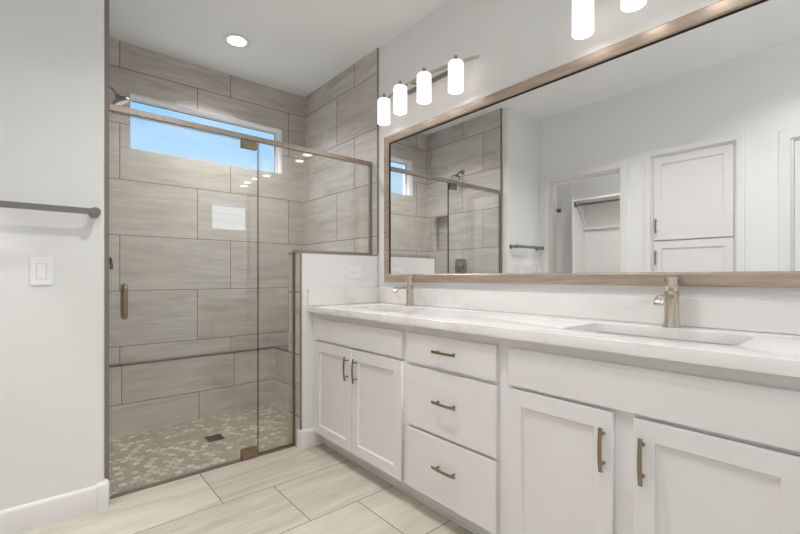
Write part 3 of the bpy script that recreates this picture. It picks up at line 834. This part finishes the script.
ou = thing('power_outlet', (-0.212, YT, 1.112), 'white horizontal two-socket outlet on the half wall above the counter', 'outlet')
obj('cover_plate', prism([(-0.212 + a, 1.112 + b) for a, b in rrect(0.116, 0.075, 0.004)], [[(-0.212 + a, 1.112 + b) for a, b in rrect(0.068, 0.035, 0.001)]], 'XZ', YT - 0.006, YT - 0.0003, 0.0015), PLASTIC, ou)
bm = BM(); box(bm, -0.2455, -0.1785, YT - 0.0075, YT - 0.002, 1.0950, 1.1290, 0.001); obj('receptacle', bm, PLASTIC, ou)
bm = BM()
for s_ in (-1, 1):
    cx = -0.212 + s_ * 0.021
    box(bm, cx - 0.004, cx + 0.003, YT - 0.0079, YT - 0.007, 1.1170, 1.1190); box(bm, cx - 0.004, cx + 0.003, YT - 0.0079, YT - 0.007, 1.1060, 1.1080)
    cyl(bm, (cx + 0.007, YT - 0.0079, 1.112), (cx + 0.007, YT - 0.007, 1.112), 0.0022, seg=10)
box(bm, -0.2155, -0.2085, YT - 0.0082, YT - 0.007, 1.1135, 1.118); box(bm, -0.2155, -0.2085, YT - 0.0082, YT - 0.007, 1.106, 1.1105)
obj('slots', bm, STEEL, ou)

tb = thing('towel_bar', (-1.90, YT, 1.380), 'flat brushed grey towel bar on the wall left of the shower door', 'towel bar')
bm = BM(); box(bm, -2.125, -1.675, YT - 0.074, YT - 0.066, 1.3655, 1.3925, 0.002); obj('bar', bm, STEEL, tb)
for x in (-1.665, -2.13):
    bm = BM(); lathe(bm, (x, YT - 0.0005, 1.3785), [(0.022, 0), (0.022, -0.008), (0.012, -0.012), (0.012, -0.052), (0.0195, -0.058), (0.0195, -0.078), (0.016, -0.081)], 28, 'Y'); obj('post', bm, STEEL, tb, 40)

# ------------------------------------------------------------------ linen cabinet in the wall
ln = thing('linen_cabinet', (XW - 0.3, 1.025, 0), 'white built-in linen cabinet with an upper and a lower door, seen in the mirror', 'cabinet')
bm = BM(); a0, a1 = LY0 + 0.013, LY1 - 0.013
box(bm, XW - 0.45, XW - 0.022, a0, a0 + 0.018, 0.0, LZ - 0.013); box(bm, XW - 0.45, XW - 0.022, a1 - 0.018, a1, 0.0, LZ - 0.013)
box(bm, XW - 0.47, XW - 0.45, a0, a1, 0, LZ - 0.013); box(bm, XW - 0.45, XW - 0.022, a0 + 0.018, a1 - 0.018, 0.0, 0.09); box(bm, XW - 0.45, XW - 0.022, a0 + 0.018, a1 - 0.018, LZ - 0.03, LZ - 0.013)
box(bm, XW - 0.45, XW - 0.022, a0 + 0.018, a1 - 0.018, 1.38, 1.40)
obj('cabinet_body', bm, CAB, ln)
def ldoor(z0, z1, hz):
    y0, y1, rail = a0 + 0.004, a1 - 0.004, 0.06
    xf = XW + 0.002
    bm = prism(R(y0, y1, z0, z1), [R(y0 + rail, y1 - rail, z0 + rail, z1 - rail)], 'YZ', xf - 0.02, xf, 0.0012)
    box(bm, xf - 0.018, xf - 0.008, y0 + rail - 0.002, y1 - rail + 0.002, z0 + rail - 0.002, z1 - rail + 0.002)
    dd = obj('door', bm, CAB, ln, origin=(xf, (y0 + y1) / 2, z0))
    bm = BM(); P_ = [(xf + 0.03 - 0.006 * s_ * s_, 1.277, hz + s_ * 0.062) for s_ in (-1, -.5, 0, .5, 1)]
    sweep(bm, P_, rrect(0.0115, 0.006, 0.0015, 2), up=(1, 0, 0))
    for s_ in (-1, 1): cyl(bm, (xf - 0.001, 1.277, hz + s_ * 0.045), (xf + 0.026, 1.277, hz + s_ * 0.045), 0.0045, seg=12)
    obj('handle', bm, STEEL, dd, 40)
ldoor(1.395, 2.098, 1.515)
ldoor(0.10, 1.383, 1.245)

# ------------------------------------------------------------------ closet fittings seen through the opening
cs_ = thing('closet_shelf', (-3.49, 1.9, 0), 'white closet shelf on an upright panel, seen through the doorway in the mirror', 'shelf')
bm = BM(); box(bm, -3.637, -3.34, 2.60, 2.618, 0.0, 2.085, 0.001); obj('upright_panel', bm, TRIM, cs_)
bm = BM(); box(bm, -3.637, -3.34, 1.432, 2.60, 2.045, 2.063, 0.001); obj('shelf_board', bm, TRIM, cs_)
bm = BM(); box(bm, -3.637, -3.62, 1.432, 2.60, 1.955, 2.045); obj('cleat', bm, TRIM, cs_)
bm = BM(); box(bm, -3.637, -3.60, 1.432, 2.60, 1.70, 1.718); obj('lower_cleat', bm, TRIM, cs_)
bm = BM(); sweep(bm, [(-3.36, 2.57, 2.04), (-3.63, 2.57, 1.74)], rrect(0.018, 0.010, 0.001, 2)); box(bm, -3.63, -3.35, 2.561, 2.579, 2.035, 2.045); obj('bracket', bm, TRIM, cs_)
rd = thing('closet_rod', (-3.38, 1.8, 2.0), 'chrome hanging rod below the closet shelf, seen in the mirror', 'closet rod')
bm = BM(); cyl(bm, (-3.39, 1.431, 2.0), (-3.39, 2.598, 2.0), 0.014); obj('rod', bm, STEEL, rd, 40)
bm = BM(); cyl(bm, (-3.39, 2.588, 2.0), (-3.39, 2.599, 2.0), 0.028); box(bm, -3.395, -3.385, 2.585, 2.597, 2.0, 2.045); obj('flange', bm, STEEL, rd, 40)
rd2 = thing('closet_rod', (-3.0, 2.95, 2.0), 'short end of a second closet rod meeting the closet wall beside the upright panel', 'closet rod')
bm = BM(); cyl(bm, (-3.638, 2.95, 2.0), (-3.44, 2.95, 2.0), 0.016); obj('rod', bm, STEEL, rd2, 40)
bm = BM(); cyl(bm, (-3.639, 2.95, 2.0), (-3.627, 2.95, 2.0), 0.03); obj('flange', bm, STEEL, rd2, 40)
bm = BM(); cyl(bm, (-3.45, 2.95, 2.0), (-3.436, 2.95, 2.0), 0.022); obj('end_cap', bm, STEEL, rd2, 40)
